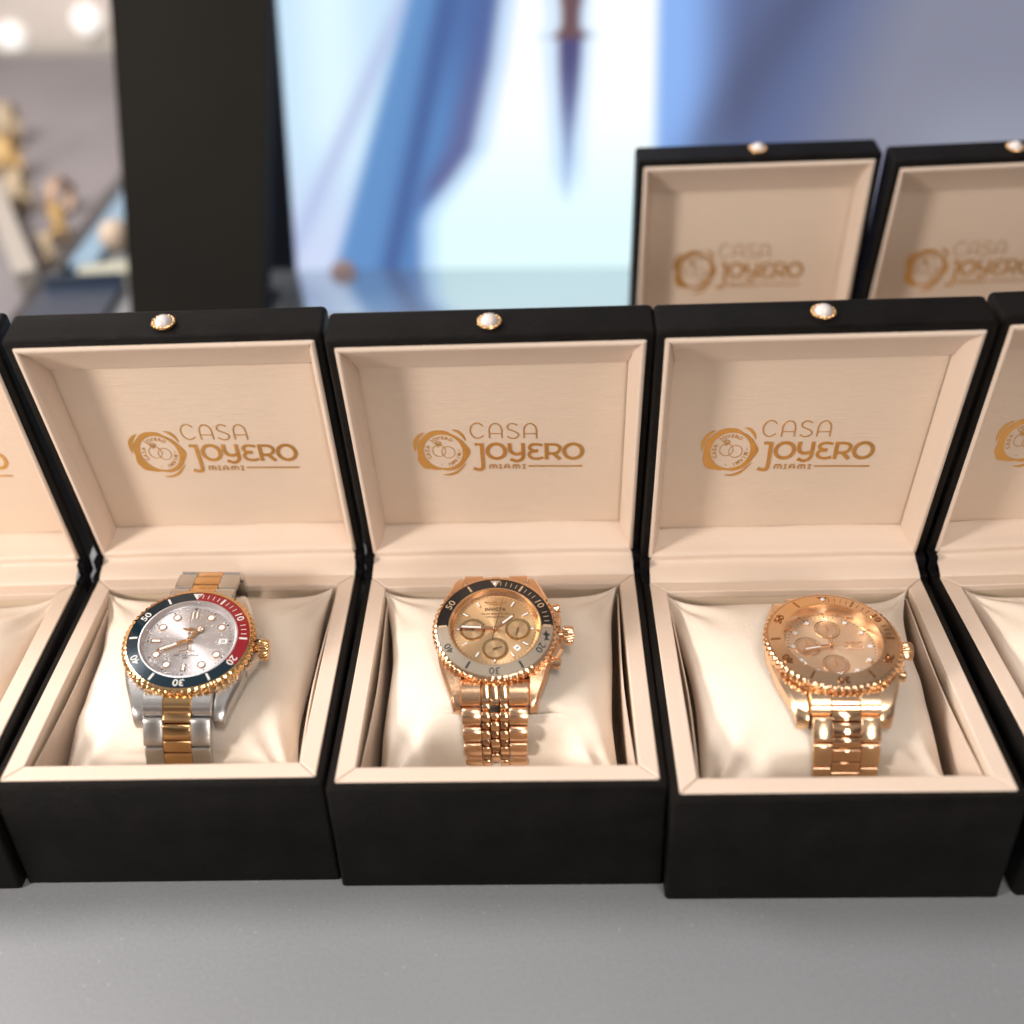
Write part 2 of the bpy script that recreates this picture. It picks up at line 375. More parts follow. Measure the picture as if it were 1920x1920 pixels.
def make_box(label, loc, yaw, dd, group, ldx):
    root = thing('watch_box', label, 'watch box', (loc[0], loc[1], 0), (0, 0, yaw), group)
    # base shell
    r = []
    for ins, z, rad in ((.05, .0, .1), (0, .05, .13), (0, Hh-.12, .13), (.03, Hh-.04, .12), (.1, Hh, .1), (A_+.05, Hh, .06), (A_+.05, .3, .06)):
        r.append(rrect(-W+ins, W-ins, ins, D-ins, z, rad))
    build('base_shell', loft(r), M['black'], root, 50)
    build('lining_frame', mitre(-W+A_, W-A_, A_, D-A_, B_, Hh-.25, Hh+.05), M['cream'], root, 35, .045)
    x_, y_ = W-A_-B_+.02, A_+B_-.02
    r = [rrect(-x_+.10, x_-.10, y_+.10, D-y_-.10, .45, .05), rrect(-x_, x_, y_, D-y_, Hh-.22, .05), rrect(-x_-.2, x_+.2, y_-.2, D-y_+.2, Hh-.24, .05), rrect(-x_-.2, x_+.2, y_-.2, D-y_+.2, .4, .05)]
    build('lining_wall', loft(r, True, False), M['creamwall'], root, 35)
    # loose inner card sleeve, slightly proud of the wall
    for s_ in (-1, 1):
        P = [(s_*(x_-.10), y_+.15), (s_*(x_-.22), D*.45), (s_*(x_-.08), D-y_-.15)]
        build('card_sleeve', ribbon(smooth_pts(P), .025, .5, Hh-.32), M['cream'], root, 35)
    for s_ in (-1, 1):
        hb = join(box(s_*4.72 if s_ > 0 else -5.02, 5.02 if s_ > 0 else -4.72, D-.22, D+.5, Hh-.6, Hh+.10),
                  box(s_*4.70 if s_ > 0 else -5.01, 5.01 if s_ > 0 else -4.70, D+.2, D+.9, Hh-.2, Hh+.55))
        build('hinge_bracket', hb, M['hinge'], root, 35, .06)
    th = -(-.1867+dd)
    lid = build('lid', loft([rrect(-W+i_, W-i_, i_, L-i_, n_, r_) for i_, n_, r_ in ((.14, T_, .06), (.04, T_-.04, .14), (0, T_-.13, .16), (0, .1, .12), (.03, .03, .1), (.09, 0, .1), (AL+.03, 0, .05), (AL+.03, PP+.12, .05))]), M['black'], root, 50,
                loc=(0, D+GY, Hh+GZ))
    # loft was made in x,y with depth on z: swap so that depth runs along +y and height along z
    for v in lid.data.vertices: x, y, z = v.co; v.co = (x, z, y)
    lid.data.flip_normals()
    lid.rotation_euler = (th, 0, 0)
    # lining walls: left, right, top with mitred ends
    def wall(P0, P1, P2, P3, thick):   # P: rim pts -> panel pts (x, n, s)
        return P0
    rim = .16
    xo, xi, xp = W-AL, W-AL-rim, W-Q_-.02
    so0, si0, sp0 = AL-.02, AL+.10, QB
    so1, si1, sp1 = L-AL, L-AL-rim, L-QT+.1
    g = .015; pn = PP+.02
    def bar(sec0, sec1): return loft([sec0, sec1])
    parts = []
    for s_ in (-1, 1):
        def sec(so, si, sp, e):
            return [(s_*xo, -.03, so), (s_*(xo-.05), -.07, so), (s_*(xi+.03), -.07, si), (s_*xi, -.03, si), (s_*(xp+.08), PP*.5, (si+sp)/2), (s_*xp, pn-.06, sp), (s_*xp, pn, sp), (s_*xo, pn, so)]
        parts.append(bar(sec(so0, so0, so0+.02, 0), sec(so1-g, si1-g+.05, sp1-g+.12, 1)))
    ring = []
    def tsec(x1, x2, x3): return [(x1, -.03, so1), (x1, -.07, so1-.05), (x2, -.07, si1+.02), (x2, -.03, si1-.04), (x2*.5+x3*.5, PP*.42, si1-.55), (x3, pn-.1, sp1+.02), (x3, pn, sp1), (x1, pn, so1)]
    parts.append(bar(tsec(-xo+g+.02, -xi+g, -xp+.02), tsec(xo-g-.02, xi-g, xp-.02)))
    build('lining', join(*parts), M['cream'], lid, 50, .02)
    pnl = build('lid_panel', box(-xp-.05, xp+.05, pn+.06, pn+.13, sp0-.1, sp1+.15), M['panel'], lid, 35)
    build('logo', logo_mesh(-(pn+.06)+.001), M['foil'], lid, 35, loc=(ldx, 0, 0))
    # pearl clasp on the lid's front edge (now its top)
    n0 = .62
    st_ = [circ(.30, -.01, 40), circ(.34, .03, 40), circ(.33, .07, 40), circ(.27, .12, 40)]
    beads = []
    for i in range(16):
        a = 2*PI*i/16; bx_, by_ = .33*math.cos(a), .33*math.sin(a)
        beads.append(loft([circ(.058*math.sin(PI*j/6)+.0005, .09-.058*math.cos(PI*j/6), 10, bx_, by_) for j in range(7)]))
    beads = join(loft(st_), *beads)
    build('clasp_setting', xf(beads, (0, n0, L)), M['gold'], lid, 50)
    pr = loft([circ(.285*math.sin(PI/2*j/10)+.0005 if j else .0005, .06+.26*math.cos(PI/2*j/10), 40) for j in range(11)], False, False)
    build('clasp_pearl', xf(pr, (0, n0, L)), M['pearl'], lid, 80)
    # hinge flap
    u_, n_v = (-math.sin(th), math.cos(th)), (math.cos(th), math.sin(th))
    oy, oz = D+GY, Hh+GZ
    def LP(s_, nn): return (oy+u_[0]*s_+n_v[0]*nn, oz+u_[1]*s_+n_v[1]*nn)
    pr_ = [(D-A_-.05, Hh+.0), (D-A_+.02, Hh+.09), (D-.0, Hh+.22)]+[LP(.14, -.16), LP(.40, -.08), LP(.52, .30), LP(QB-.02, pn-.05), LP(QB-.02, pn+.05)]
    hw = [4.72, 4.72, 4.71, 4.70, 4.60, 4.46, 4.33, 4.33]
    sp_ = smooth_pts([(y, z, h_) for (y, z), h_ in zip(pr_, hw)], 5)
    nx = 24; rings = []
    for y, z, h_ in sp_:
        row = []
        for i in range(nx+1):
            u1 = -1+2*i/nx; row.append((u1*h_, y+.012*math.sin(7*u1+z*2), z+.03*(1-u1*u1)+.010*math.sin(5*u1+y)))
        rings.append(row)
    V1, F1 = loft(rings, False, False, closed=False)
    build('hinge_flap', (V1, F1), M['cream'], root, 60)
    return root

GB = 'open black watch boxes standing side by side on the counter'
BX = {}
spec = [
 ('A', (-10.4235, 23.3889), -.0453, -.0237, 'open black watch box holding the steel and gold watch with red and blue bezel'),
 ('B', (-.3809, 22.6653), -.051, -.0488, 'open black watch box holding the gold watch with half black bezel'),
 ('C', (9.5692, 21.6074), -.0506, -.0055, 'open black watch box holding the all rose gold watch'),
 ('Z', (-20.535, 23.5746), -.0302, .0144, 'open black watch box cut off at the left edge, showing an empty pillow corner'),
 ('D', (20.0305, 21.283), -.0208, .0117, 'open black watch box cut off at the right edge of the front row'),
 ('E', (11.0931, 36.8403), -.0442, .0508, 'blurred open watch box in the back row beside the bright screen'),
 ('F', (21.5855, 36.1003), -.0089, -.0017, 'blurred open watch box in the back row cut off by the right edge'),
]
for k, loc, yaw, dd, lab in spec:
    BX[k] = make_box(lab, loc, yaw, dd, GB, dict(A=.10, B=-.06, C=-.30, D=-.6, E=-.28, F=-.3, Z=.1)[k])

# ------------------------------------------------------------------ pillows
def smst(a, b, x):
    t_ = max(0, min(1, (x-a)/(b-a))); return t_*t_*(3-2*t_)
FRONT = [(-1.72, -.44), (-2.45, -.70), (-2.85, -1.05), (-3.15, -1.55), (-3.35, -2.15), (-3.45, -2.8), (-3.42, -3.5), (-3.3, -4.0)]
WP = {'A': ((-10.0907, 28.2618, 5.9), (.1874, .0554, -.0158)), 'B': ((-.2054, 28.1291, 5.9), (.2747, .0104, -.0453)), 'C': ((10.3725, 26.967, 5.7), (.0745, -.0067, -.0716))}
def groove_fn(key):
    (wx, wy, wz), (a, _, _) = WP[key]; oy_ = wy-BX[key].location.y/S; pts = []
    for y, z in [(3, -1.05), (0, -1.05)]+smooth_pts(FRONT, 6)[3:]:
        z -= .30 if y < -1 else 0
        pts.append((oy_+y*math.cos(a)-z*math.sin(a), wz+y*math.sin(a)+z*math.cos(a)))
    pts.sort()
    def g(y):
        if y < 5:
            out = raw(5.); q = 5.
            while q > y: q -= .05; out = max(raw(q), out-.15)
            return out
        return raw(y)
    def raw(y):
        if y <= pts[0][0]: return -3
        for (y0, z0), (y1, z1) in zip(pts, pts[1:]):
            if y0 <= y <= y1: return z0+(z1-z0)*(y-y0)/max(1e-6, y1-y0)
        return pts[-1][1]
    return g
def pillow(label, key, seed, xo=0., front=3.95, dent=True, rear=4.14, xc=0.):
    rr = random.Random(seed); ph = [rr.uniform(0, 6.28) for _ in range(8)]
    N = 110; V, F = [], []; g0 = groove_fn(key) if dent else None
    tab = [g0(i*.1) for i in range(110)] if dent else None
    groove = lambda y: tab[int(max(0, min(108, y*10)))]*(1-(y*10) % 1)+tab[int(max(0, min(108, y*10)))+1]*((y*10) % 1)
    lx = xo
    def pt(u, v, top):
        e = 1-abs(v)**2.2
        hwid = (rear+(front-rear)*(1-v)/2)*(1-.05*e)
        x = xc+u*hwid*(1-.04*(1-abs(v)**4))+.05*math.sin(5*v+ph[6])*abs(u)**3
        yl = 4.24*(1-.085*(1-abs(u)**4))+.04*math.sin(4*u+ph[7])*abs(v)**3
        y = 5.12+v*yl
        zm = 3.30+.55*v-.55*smst(-.3, -1, v)+.50*abs(u)**7*abs(v)**7
        blg = ((1-abs(u)**3.0)*(1-abs(v)**2.8))**.48 if abs(u) < 1 and abs(v) < 1 else 0
        z = zm+(1.38 if top else -1.5)*blg
        if top:
            ed = 1-blg
            z += .07*blg**.4*ed*math.sin(9*u+ph[0]+2*v)*smst(-.1, -.8, v)*1.6+.05*blg**.4*ed*math.sin(17*u+ph[2]+3*v)*smst(-.1, -.9, v)
            z += .06*blg**.4*ed*(math.sin(13*v+ph[1]+3*u)*.6+math.sin(21*v+ph[2])*.3)*smst(.4, .95, abs(u))*1.9
            z += .05*math.sin(3.1*u+ph[3])*math.sin(2.6*v+ph[4])*blg
            # radiating folds from the front corners
            for s_ in (-1, 1):
                a = math.atan2(v+1, (1-s_*u)); d_ = math.hypot(v+1, 1-s_*u)
                z += .085*math.sin(a*11+ph[5+(s_ > 0)])*math.exp(-((d_-.35)/.3)**2)
                a = math.atan2(1-v, (1-s_*u)); d_ = math.hypot(1-v, 1-s_*u)
                z += .06*math.sin(a*10+ph[3+(s_ > 0)])*math.exp(-((d_-.3)/.25)**2)
            if dent:
                # the bracelet presses a groove down the middle
                g_ = 1-smst(.9, 2.7, abs(x-lx)); zl = groove(y)
                z = z*(1-g_)+min(z, zl)*g_
        return (x, y, z)
    for top in (True, False):
        base = len(V)
        for i in range(N+1):
            for j in range(N+1):
                u = math.sin(PI/2*(-1+2*i/N)); v = math.sin(PI/2*(-1+2*j/N))
                V.append(pt(u, v, top))
        for i in range(N):
            for j in range(N):
                a = base+i*(N+1)+j; F.append((a, a+1, a+N+2, a+N+1))
    B = BX[key]
    o = build('watch_pillow', (V, F), M['satin'], None, 80)
    o.location = B.location; o.rotation_euler = B.rotation_euler
    tag(o, label, 'pillow', 'ivory satin pillows inside the watch boxes')
    return o
pillow('ivory satin pillow under the watch with the red and blue bezel', 'A', 3, xo=.15, xc=-.10, front=3.95)
pillow('ivory satin pillow under the gold watch with half black bezel', 'B', 5, xo=.2, front=3.95, xc=-.03)
pillow('ivory satin pillow under the all rose gold watch', 'C', 11, xo=.75, front=3.9, xc=-.05)
pillow('ivory satin pillow in the box at the left edge, with no watch showing', 'Z', 17, dent=False)
pillow('ivory satin pillow in the box at the right edge, with no watch showing', 'D', 23, dent=False)

# ------------------------------------------------------------------ watches
def path_frame(pts):
    P = smooth_pts(pts, 10); d_ = [0]
    for a, b_ in zip(P, P[1:]): d_.append(d_[-1]+math.hypot(b_[0]-a[0], b_[1]-a[1]))
    def at(s_):
        s_ = max(0, min(d_[-1]-1e-6, s_))
        for i in range(len(P)-1):
            if d_[i+1] >= s_:
                u = (s_-d_[i])/(d_[i+1]-d_[i] or 1); y = P[i][0]+(P[i+1][0]-P[i][0])*u; z = P[i][1]+(P[i+1][1]-P[i][1])*u
                return y, z, math.atan2(P[i+1][1]-P[i][1], P[i+1][0]-P[i][0])
    return at, d_[-1]
def barrel(x0, x1, ln, th, ex=3.5, crown=.25, k=40):
    """link piece: rounded profile in (path, normal), swept along x with eased ends"""
    def prof(f):
        out = []
        for i in range(k):
            a = 2*PI*i/k; c_, s_ = math.cos(a), math.sin(a)
            pa = math.copysign(abs(c_)**(2/ex), c_)*ln/2*f; pn_ = math.copysign(abs(s_)**(2/ex), s_)*th/2*f
            pn_ += crown*th*(1-(2*pa/ln)**2)*(s_ > 0)
            out.append((pa, pn_))
        return out
    e = .022; rings = []
    for x, f in ((x0, .86), (x0+e*.4, .95), (x0+e, 1), (x1-e, 1), (x1-e*.4, .95), (x1, .86)):
        rings.append([(x, a, b_) for a, b_ in prof(f)])
    return loft(rings)
def hand_baton(length, w, z, tail=.12):
    return ribbon([(0, -tail), (0, 0), (0, length*.3), (0, length*.93), (0, length)], [w*.45, w*.5, w, w, w*.25], z, z+.02)
def ringmark(r, w, z, cx, cy): return annulus(r-w, r, z, z+.02, 28, cx, cy)

def make_watch(kind, label, loc, rot, P):
    root = thing('wristwatch', label, 'wristwatch', loc, rot, 'wristwatches displayed on pillows in the boxes')
    Ro, io, ii, dz = P['Ro'], P['io'], P['ii'], P['dz']
    metal, polish, bezm = P['case'], P['polish'], P['bezel']
    # --- case: round body and four lugs
    zt, zb = -.34, -1.02
    fn = None
    rb = Ro-.10
    body = loft([circ(rb-.22, zb-.06, 96), circ(rb-.08, zb, 96), circ(rb, zb+.12, 96), circ(rb+.01, zt-.1, 96), circ(rb-.04, zt, 96), circ(rb-.15, zt+.02, 96), circ(ii-.02, zt+.02, 96), circ(ii-.03, -.62, 96)])
    lugs = [body]
    lw = P['lw']     # half width between the lugs
    for sx in (-1, 1):
        for sy in (-1, 1):
            secs = []
            for y, xo_, zt_, zb_ in ((.7, rb-.07, zt, zb+.02), (1.1, rb-.14, zt-.01, zb), (1.45, rb-.24, zt-.05, zb), (1.8, rb-.37, zt-.11, zb-.03), (2.15, rb-.50, zt-.22, zb-.10), (2.42, rb-.58, zt-.38, zb-.20), (P['lug'], rb-.62, zt-.56, zb-.28)):
                c_ = .10
                q = [(lw, zb_), (xo_-.04, zb_), (xo_, zb_+.1), (xo_, zt_-c_), (xo_-c_, zt_), (lw+.03, zt_), (lw, zt_-.03)]
                secs.append([(sx*x, sy*y, z) for x, z in q])
            lugs.append(loft(secs))
    # crown guards
    for sy in (-1, 1):
        secs = []
        for y, xo_ in ((.28, 2.28 if P['guard'] else 2.12), (.42, 2.27 if P['guard'] else 2.10), (.62, 2.16), (.95, 1.98)):
            secs.append([(1.7, sy*y, -.86), (xo_-.05, sy*y, -.86), (xo_, sy*y, -.76), (xo_, sy*y, -.48), (xo_-.07, sy*y, -.38), (1.7, sy*y, -.36)])
        lugs.append(loft(secs))
    build('case', join(*lugs), metal, root, 30)
    # --- bezel with coin edge
    NT = P['teeth']; seg = NT*8
    knurl = lambda dep: (lambda a, r: r-dep*(.5+.5*math.cos(NT*a))**1.3)
    rings = [circ(Ro-.14, -.36, seg), circ(Ro-.03, -.33, seg, fn=knurl(.05)), circ(Ro, -.28, seg, fn=knurl(.075)), circ(Ro, -.11, seg, fn=knurl(.075)), circ(Ro-.03, -.06, seg, fn=knurl(.05)), circ(io+.035, -.015, seg), circ(io+.005, -.01, seg), circ(io, -.05, seg), circ(ii+.01, -.05, seg), circ(ii+.01, -.36, seg)]
    bz = build('bezel', loft(rings, False, False), bezm, root, 40)
    def arcmark(a0, a1, m_, lab=None):
        o = build('bezel_insert', annulus(ii+.012, io-.006, -.05, -.012, 240, a0=a0, a1=a1, zi=.035), m_, bz, 30)
        if lab: o['label'] = lab
    for a0, a1, m_, lab in P['inserts']: arcmark(a0, a1, m_, lab)
    DSC[0] = P.get('dsc', 1)
    zr = .013; mk = {}
    def add(mesh, m_): mk.setdefault(m_.name, [m_, []])[1].append(mesh)
    rm = (io+ii)/2; wd = io-ii
    tilt = math.atan2(-.047, wd)
    mfun = P['mark']
    def clk(mesh, mi, z=zr+.004):  # follow the cone of the insert
        a = mi*PI/30
        mm = xf(mesh, (0, 0, 0), (tilt, 0, 0)); return xf(mm, (rm*math.sin(a), rm*math.cos(a), z), (0, 0, -a))
    for mi in range(1, 16):
        if mi in (9, 10, 11): continue
        hw = .034 if mi % 5 == 0 else .011
        add(clk(box(-hw, hw, -wd*.34 if mi % 5 == 0 else -wd*.22, wd*.34 if mi % 5 == 0 else wd*.22, -.006, .006), mi), mfun(mi))
    for mi in (25, 35, 45, 55): add(clk(box(-.034, .034, -wd*.34, wd*.34, -.006, .006), mi), mfun(mi))
    for mi, s_ in ((10, '10'), (20, '20'), (30, '30'), (40, '40'), (50, '50')):
        add(clk(xf(text(s_, P['num'], P.get('deep', .012), 1.0, P.get('bold', 0)), sc=(1.12, 1, 1)), mi), mfun(mi))
    tri = loft([[(-.17, .13, -.006), (.17, .13, -.006), (0, -.15, -.006)], [(-.17, .13, .006), (.17, .13, .006), (0, -.15, .006)]])
    add(clk(tri, 0), mfun(0))
    for m_, lst in mk.values(): build('bezel_marking', join(*lst), m_, bz, 30)
    pip = loft([circ(.075*math.cos(PI/2*j/5)+.0005, .02+.05*math.sin(PI/2*j/5), 20, 0, rm) for j in range(6)], True, False)
    build('bezel_pearl', pip, M['pearl'], bz, 80)
    if P.get('emblem'):
        # small winged fish-like silhouette near the quarter mark
        fish = [(-.19, .0), (-.06, .045), (-.02, .13), (.03, .05), (.12, .03), (.19, .10), (.17, 0), (.20, -.08), (.10, -.03), (.0, -.05), (-.03, -.12), (-.07, -.045)]
        em_ = loft([[(x, y, -.006) for x, y in fish], [(x, y, .006) for x, y in fish]])
        o = build('bezel_emblem', clk(xf(em_, rot=(0, 0, .25)), 17.1), P['emblem'], bz, 30)
    # --- rehaut and dial
    build('inner_ring', loft([circ(ii+.008, .03, 120), circ(ii-.03, .035, 120), circ(ii-.045, -.02, 120), circ(P['dr'], dz+.01, 120), circ(P['dr'], dz-.03, 120), circ(ii+.008, dz-.03, 120)], False, False), P['rehaut'], root, 30)
    dial = build('dial', disc(P['dr']+.02, dz-.03, dz, 120), P['dial'], root, 30)
    P['dial_fn'](dial, dz)
    build('crystal', loft([circ(ii-.05, .02, 72), circ(ii-.07, .045, 72)], True, True), M[P.get('glass', 'crystal')], root, 30)
    # --- hands
    for nm, mn, ln, w_, zz, style, hm in P['hands']:
        a = mn*PI/30
        if style == 'baton': g = hand_baton(ln, w_, 0); inl = box(-w_*.55, w_*.55, ln*.38, ln*.9, .021, .026)
        elif style == 'merc':
            rr_ = w_*1.9; g = join(ribbon([(0, -.12), (0, ln-2.4*rr_)], w_*.7, 0, .02), annulus(rr_-.03, rr_, 0, .02, 30, 0, ln-1.5*rr_), ribbon([(0, ln-.55*rr_), (0, ln)], [w_*.7, w_*.1], 0, .02),
                       *[ribbon([(0, ln-1.5*rr_), (rr_*.9*math.sin(q), ln-1.5*rr_+rr_*.9*math.cos(q))], .011, .0, .022) for q in (0, 2.094, 4.189)])
            inl = disc(rr_-.03, .004, .012, 24, 0, ln-1.5*rr_)
        else: g = join(ribbon([(0, -.38), (0, ln)], [w_*1.5, w_*.5], 0, .014), disc(w_*3.2, .0, .016, 20)); inl = None
        h_ = build(nm, xf(g, (0, 0, dz+zz), (0, 0, -a)), hm, root, 30)
        if inl: build('lume_inlay', xf(inl, (0, 0, dz+zz), (0, 0, -a)), M['white'], h_, 30)
    build('hand_cap', disc(.06, dz+.05, dz+.15, 24), polish, root, 30, .012)
    # --- crown and pushers
    cr_ = P['crown_r']; x0 = 2.12
    kn = lambda a, r: r-.028*(.5+.5*math.cos(22*a))
    crn = loft([circ(cr_*.55, 0, 176), circ(cr_*.55, .1, 176), circ(cr_*.9, .12, 176), circ(cr_, .16, 176, fn=kn), circ(cr_, .40, 176, fn=kn), circ(cr_*.9, .45, 176), circ(cr_*.5, .475, 176)])
    build('crown', xf(crn, (x0-.05, 0, -.58), (0, PI/2, 0)), P['crownm'], root, 30)
    if P['pushers']:
        for sy in (-1, 1):
            a = sy*.50
            ps = loft([circ(.10, 0, 32), circ(.10, .14, 32), circ(.17, .15, 32), circ(.175, .19, 32), circ(.175, .36, 32), circ(.15, .40, 32), circ(.05, .405, 32)])
            build('pusher', xf(ps, (1.95*math.cos(a), 1.95*math.sin(a)*1.05, -.60), (0, PI/2, a*.55)), P['crownm'], root, 30)
    # --- bracelet
    for end in (-1, 1):
        pts = P['front'] if end < 0 else P['rear']
        at, tot = path_frame([(y*-1 if end < 0 else y, z) for y, z in pts])   # path in +y sense, mirrored after
        s_ = 0; idx = 0
        pitch = P['pitch']
        while s_+pitch*.5 < tot:
            ln = P['end_len'] if idx == 0 else pitch
            y, z, ang = at(s_+ln/2)
            hw = lw-.02 if idx == 0 else max(P['w_min'], lw-.03-.018*idx)
            def place(mesh, y=y, z=z, ang=ang):
                v, f = xf(mesh, (0, y, z), (ang, 0, 0))
                return ([(-a, -b_, c_) for a, b_, c_ in v], f) if end < 0 else (v, f)
            th = P['th']
            ch = P['c_half']
            if idx == 0:
                ln_ = ln
                out = join(barrel(-hw, -ch-.01, ln_, th*1.5, 2.5, .30), barrel(ch+.01, hw, ln_, th*1.5, 2.5, .30))
            else:
                out = join(barrel(-hw, -ch-.01, ln-.03, th, P['ex'], P['crown']), barrel(ch+.01, hw, ln-.03, th, P['ex'], P['crown']))
            lk = build('bracelet_link', place(out), metal, root, 35)
            cents = []
            if P['style'] == 'three':
                y2, z2, ang2 = at(s_+ln/2)
                cents.append(place(barrel(-ch, ch, ln*.97 if idx == 0 else pitch*.54, th*(1.5 if idx == 0 else 1.06), 2.6 if idx == 0 else 7, .26 if idx == 0 else .06), y2, z2, ang2))
                y3, z3, ang3 = at(s_+ln)
                cents.append(place(barrel(-ch+.004, ch-.004, pitch*.43, th*1.0, 7, .06), y3, z3, ang3))
            else:
                w3 = ch*2/3
                for ci in range(3):
                    off = 0 if ci != 1 else pitch*.5
                    ya, za, aa = at(s_+ln/2+off)
                    if idx == 0: lnc = ln*.95 if ci != 1 else ln
                    else: lnc = pitch*.56
                    if idx == 0: ya, za, aa = at(s_+ln/2+(0 if ci != 1 else .02))
                    xa = -ch+ci*w3
                    cents.append(place(barrel(xa+.01, xa+w3-.01, lnc*(.96 if idx == 0 else 1), th*(1.3 if idx == 0 else 1.12), 5, .12), ya, za, aa))
                    if idx > 0:
                        yc_, zc_, ac_ = at(s_+ln/2+off-pitch*.5); cents.append(place(barrel(xa+.03, xa+w3-.03, pitch*.46, th*.75, 2.6, .2), yc_, zc_, ac_))
                        yb, zb_, ab = at(s_+ln/2+off+pitch*.5)
                        cents.append(place(barrel(xa+.03, xa+w3-.03, pitch*.46, th*.75, 2.6, .2), yb, zb_, ab))
            build('centre_link', join(*cents), P['centre'], lk, 35)
            s_ += ln; idx += 1
    return root

DSC = [1]
# dial furniture ------------------------------------------------------------
def wings(scale, cx, cy, z, line=.012):
    o_ = []
    for s_ in (-1, 1):
        P_ = [(0, -.06), (.2, -.02), (.42, .02), (.62, .13), (.4, .12), (.22, .08), (.1, .12), (0, .07)]
        o_.append(ribbon([(cx+s_*x*scale, cy+y*scale) for x, y in smooth_pts(P_, 3)], line, z, z+.012))
    o_.append(ribbon([(cx+.1*scale*math.cos(PI/2*i), cy+(.03+.14*math.sin(PI/2*i))*scale) for i in range(4)], line, z, z+.012, True))
    return join(*o_)
def put(parent, name, meshes, m_): return build(name, xf(join(*meshes), sc=(DSC[0], DSC[0], 1)), m_, parent, 30)
def dial_silver(d, z):
    rim, lume, ink, tk = [], [], [], []
    for h_ in (1, 2, 4, 5, 7, 8, 10, 11):
        a = h_*PI/6; x, y = 1.02*math.sin(a), 1.02*math.cos(a)
        rim.append(annulus(.098, .122, z, z+.03, 28, x, y)); lume.append(disc(.1, z, z+.02, 24, x, y))
    for mi, ln in ((30, .26), (45, .30)):
        rim.append(clock(join(box(-.065, -.045, -ln/2, ln/2, 0, .03), box(.045, .065, -ln/2, ln/2, 0, .03), box(-.065, .065, -ln/2, -ln/2+.02, 0, .03), box(-.065, .065, ln/2-.02, ln/2, 0, .03)), mi, .98, z))
        lume.append(clock(box(-.046, .046, -ln/2+.02, ln/2-.02, 0, .02), mi, .98, z))
    for dx in (-.06, .06):
        rim.append(join(box(dx-.045, dx-.032, .84, 1.12, z, z+.03), box(dx+.032, dx+.045, .84, 1.12, z, z+.03)))
        lume.append(box(dx-.031, dx+.031, .85, 1.11, z, z+.02))
    for mi in range(60):
        ink.append(clock(box(-.007, .007, -.03, .03, 0, .004), mi, 1.22, z))
        if mi % 5 == 0: ink.append(clock(box(-.022, .022, -.03, .03, 0, .005), mi, 1.22, z))
        tk.append(clock(xf(box(-.007, .007, -.04, .04, 0, .004), rot=(.95, 0, 0)), mi, 1.43, z+.115))
    ink.append(loft([[(-.07, 1.27, z), (.07, 1.27, z), (0, 1.17, z)], [(-.07, 1.27, z+.006), (.07, 1.27, z+.006), (0, 1.17, z+.006)]]))
    put(d, 'marker_rim', rim, M['gold']); put(d, 'hour_marker', lume, M['white']); put(d, 'minute_track', ink+tk, M['ink'])
    put(d, 'dial_emblem', [wings(.42, 0, .42, z, .02), box(-.09, .09, .28, .32, z, z+.01), ribbon([(-.24, -.38), (-.1, -.345), (0, -.33), (.1, -.345), (.24, -.38)], .012, z, z+.01), ribbon([(0, -.46), (0, -.27)], .01, z, z+.01)], M['gold'])
    put(d, 'dial_text', [xf(text('WATER RESISTANT', .085, .006), (0, -.53, z+.004)), xf(text('200M', .075, .006), (0, -.62, z+.004))], M['ink'])
    w_ = box(.88, 1.13, -.09, .09, z, z+.008)
    put(d, 'date_window', [w_], M['white']); put(d, 'date_numeral', [xf(text('22', .14, .006), (1.0, 0, z+.013))], M['ink'])
    put(d, 'date_frame', [annulus(.12, .155, z+.16, z+.2, 28, 1.0, 0)], M['crystal'])
def sub(d, x, y, z, r, m_, rim_m, ink, ang, style):
    put(d, 'subdial', [disc(r, z-.001, z+.006, 48, x, y)], m_)
    put(d, 'subdial_ring', [annulus(r-.10 if style else r-.03, r, z+.005, z+.022, 60, x, y, zi=z+.010)], rim_m)
    tk = []
    for i in range(12 if style else 24):
        a = 2*PI*i/(12 if style else 24); rr_ = r-.042 if style else r-.085
        q = xf(box(-.008, .008, -.022, .022, 0, .004), (0, 0, 0), (0, 0, -a)); tk.append(xf(q, (x+rr_*math.sin(a), y+rr_*math.cos(a), z+(.021 if style else .007))))
    put(d, 'subdial_track', tk, ink)
    a = math.radians(ang)
    put(d, 'subdial_hand', [xf(ribbon([(0, -.08), (0, 0), (0, r*.62)], [.010, .022, .008], 0, .012), (x, y, z+.03), (0, 0, -a)), disc(.03, z+.02, z+.05, 16, x, y)], ink if style else rim_m)
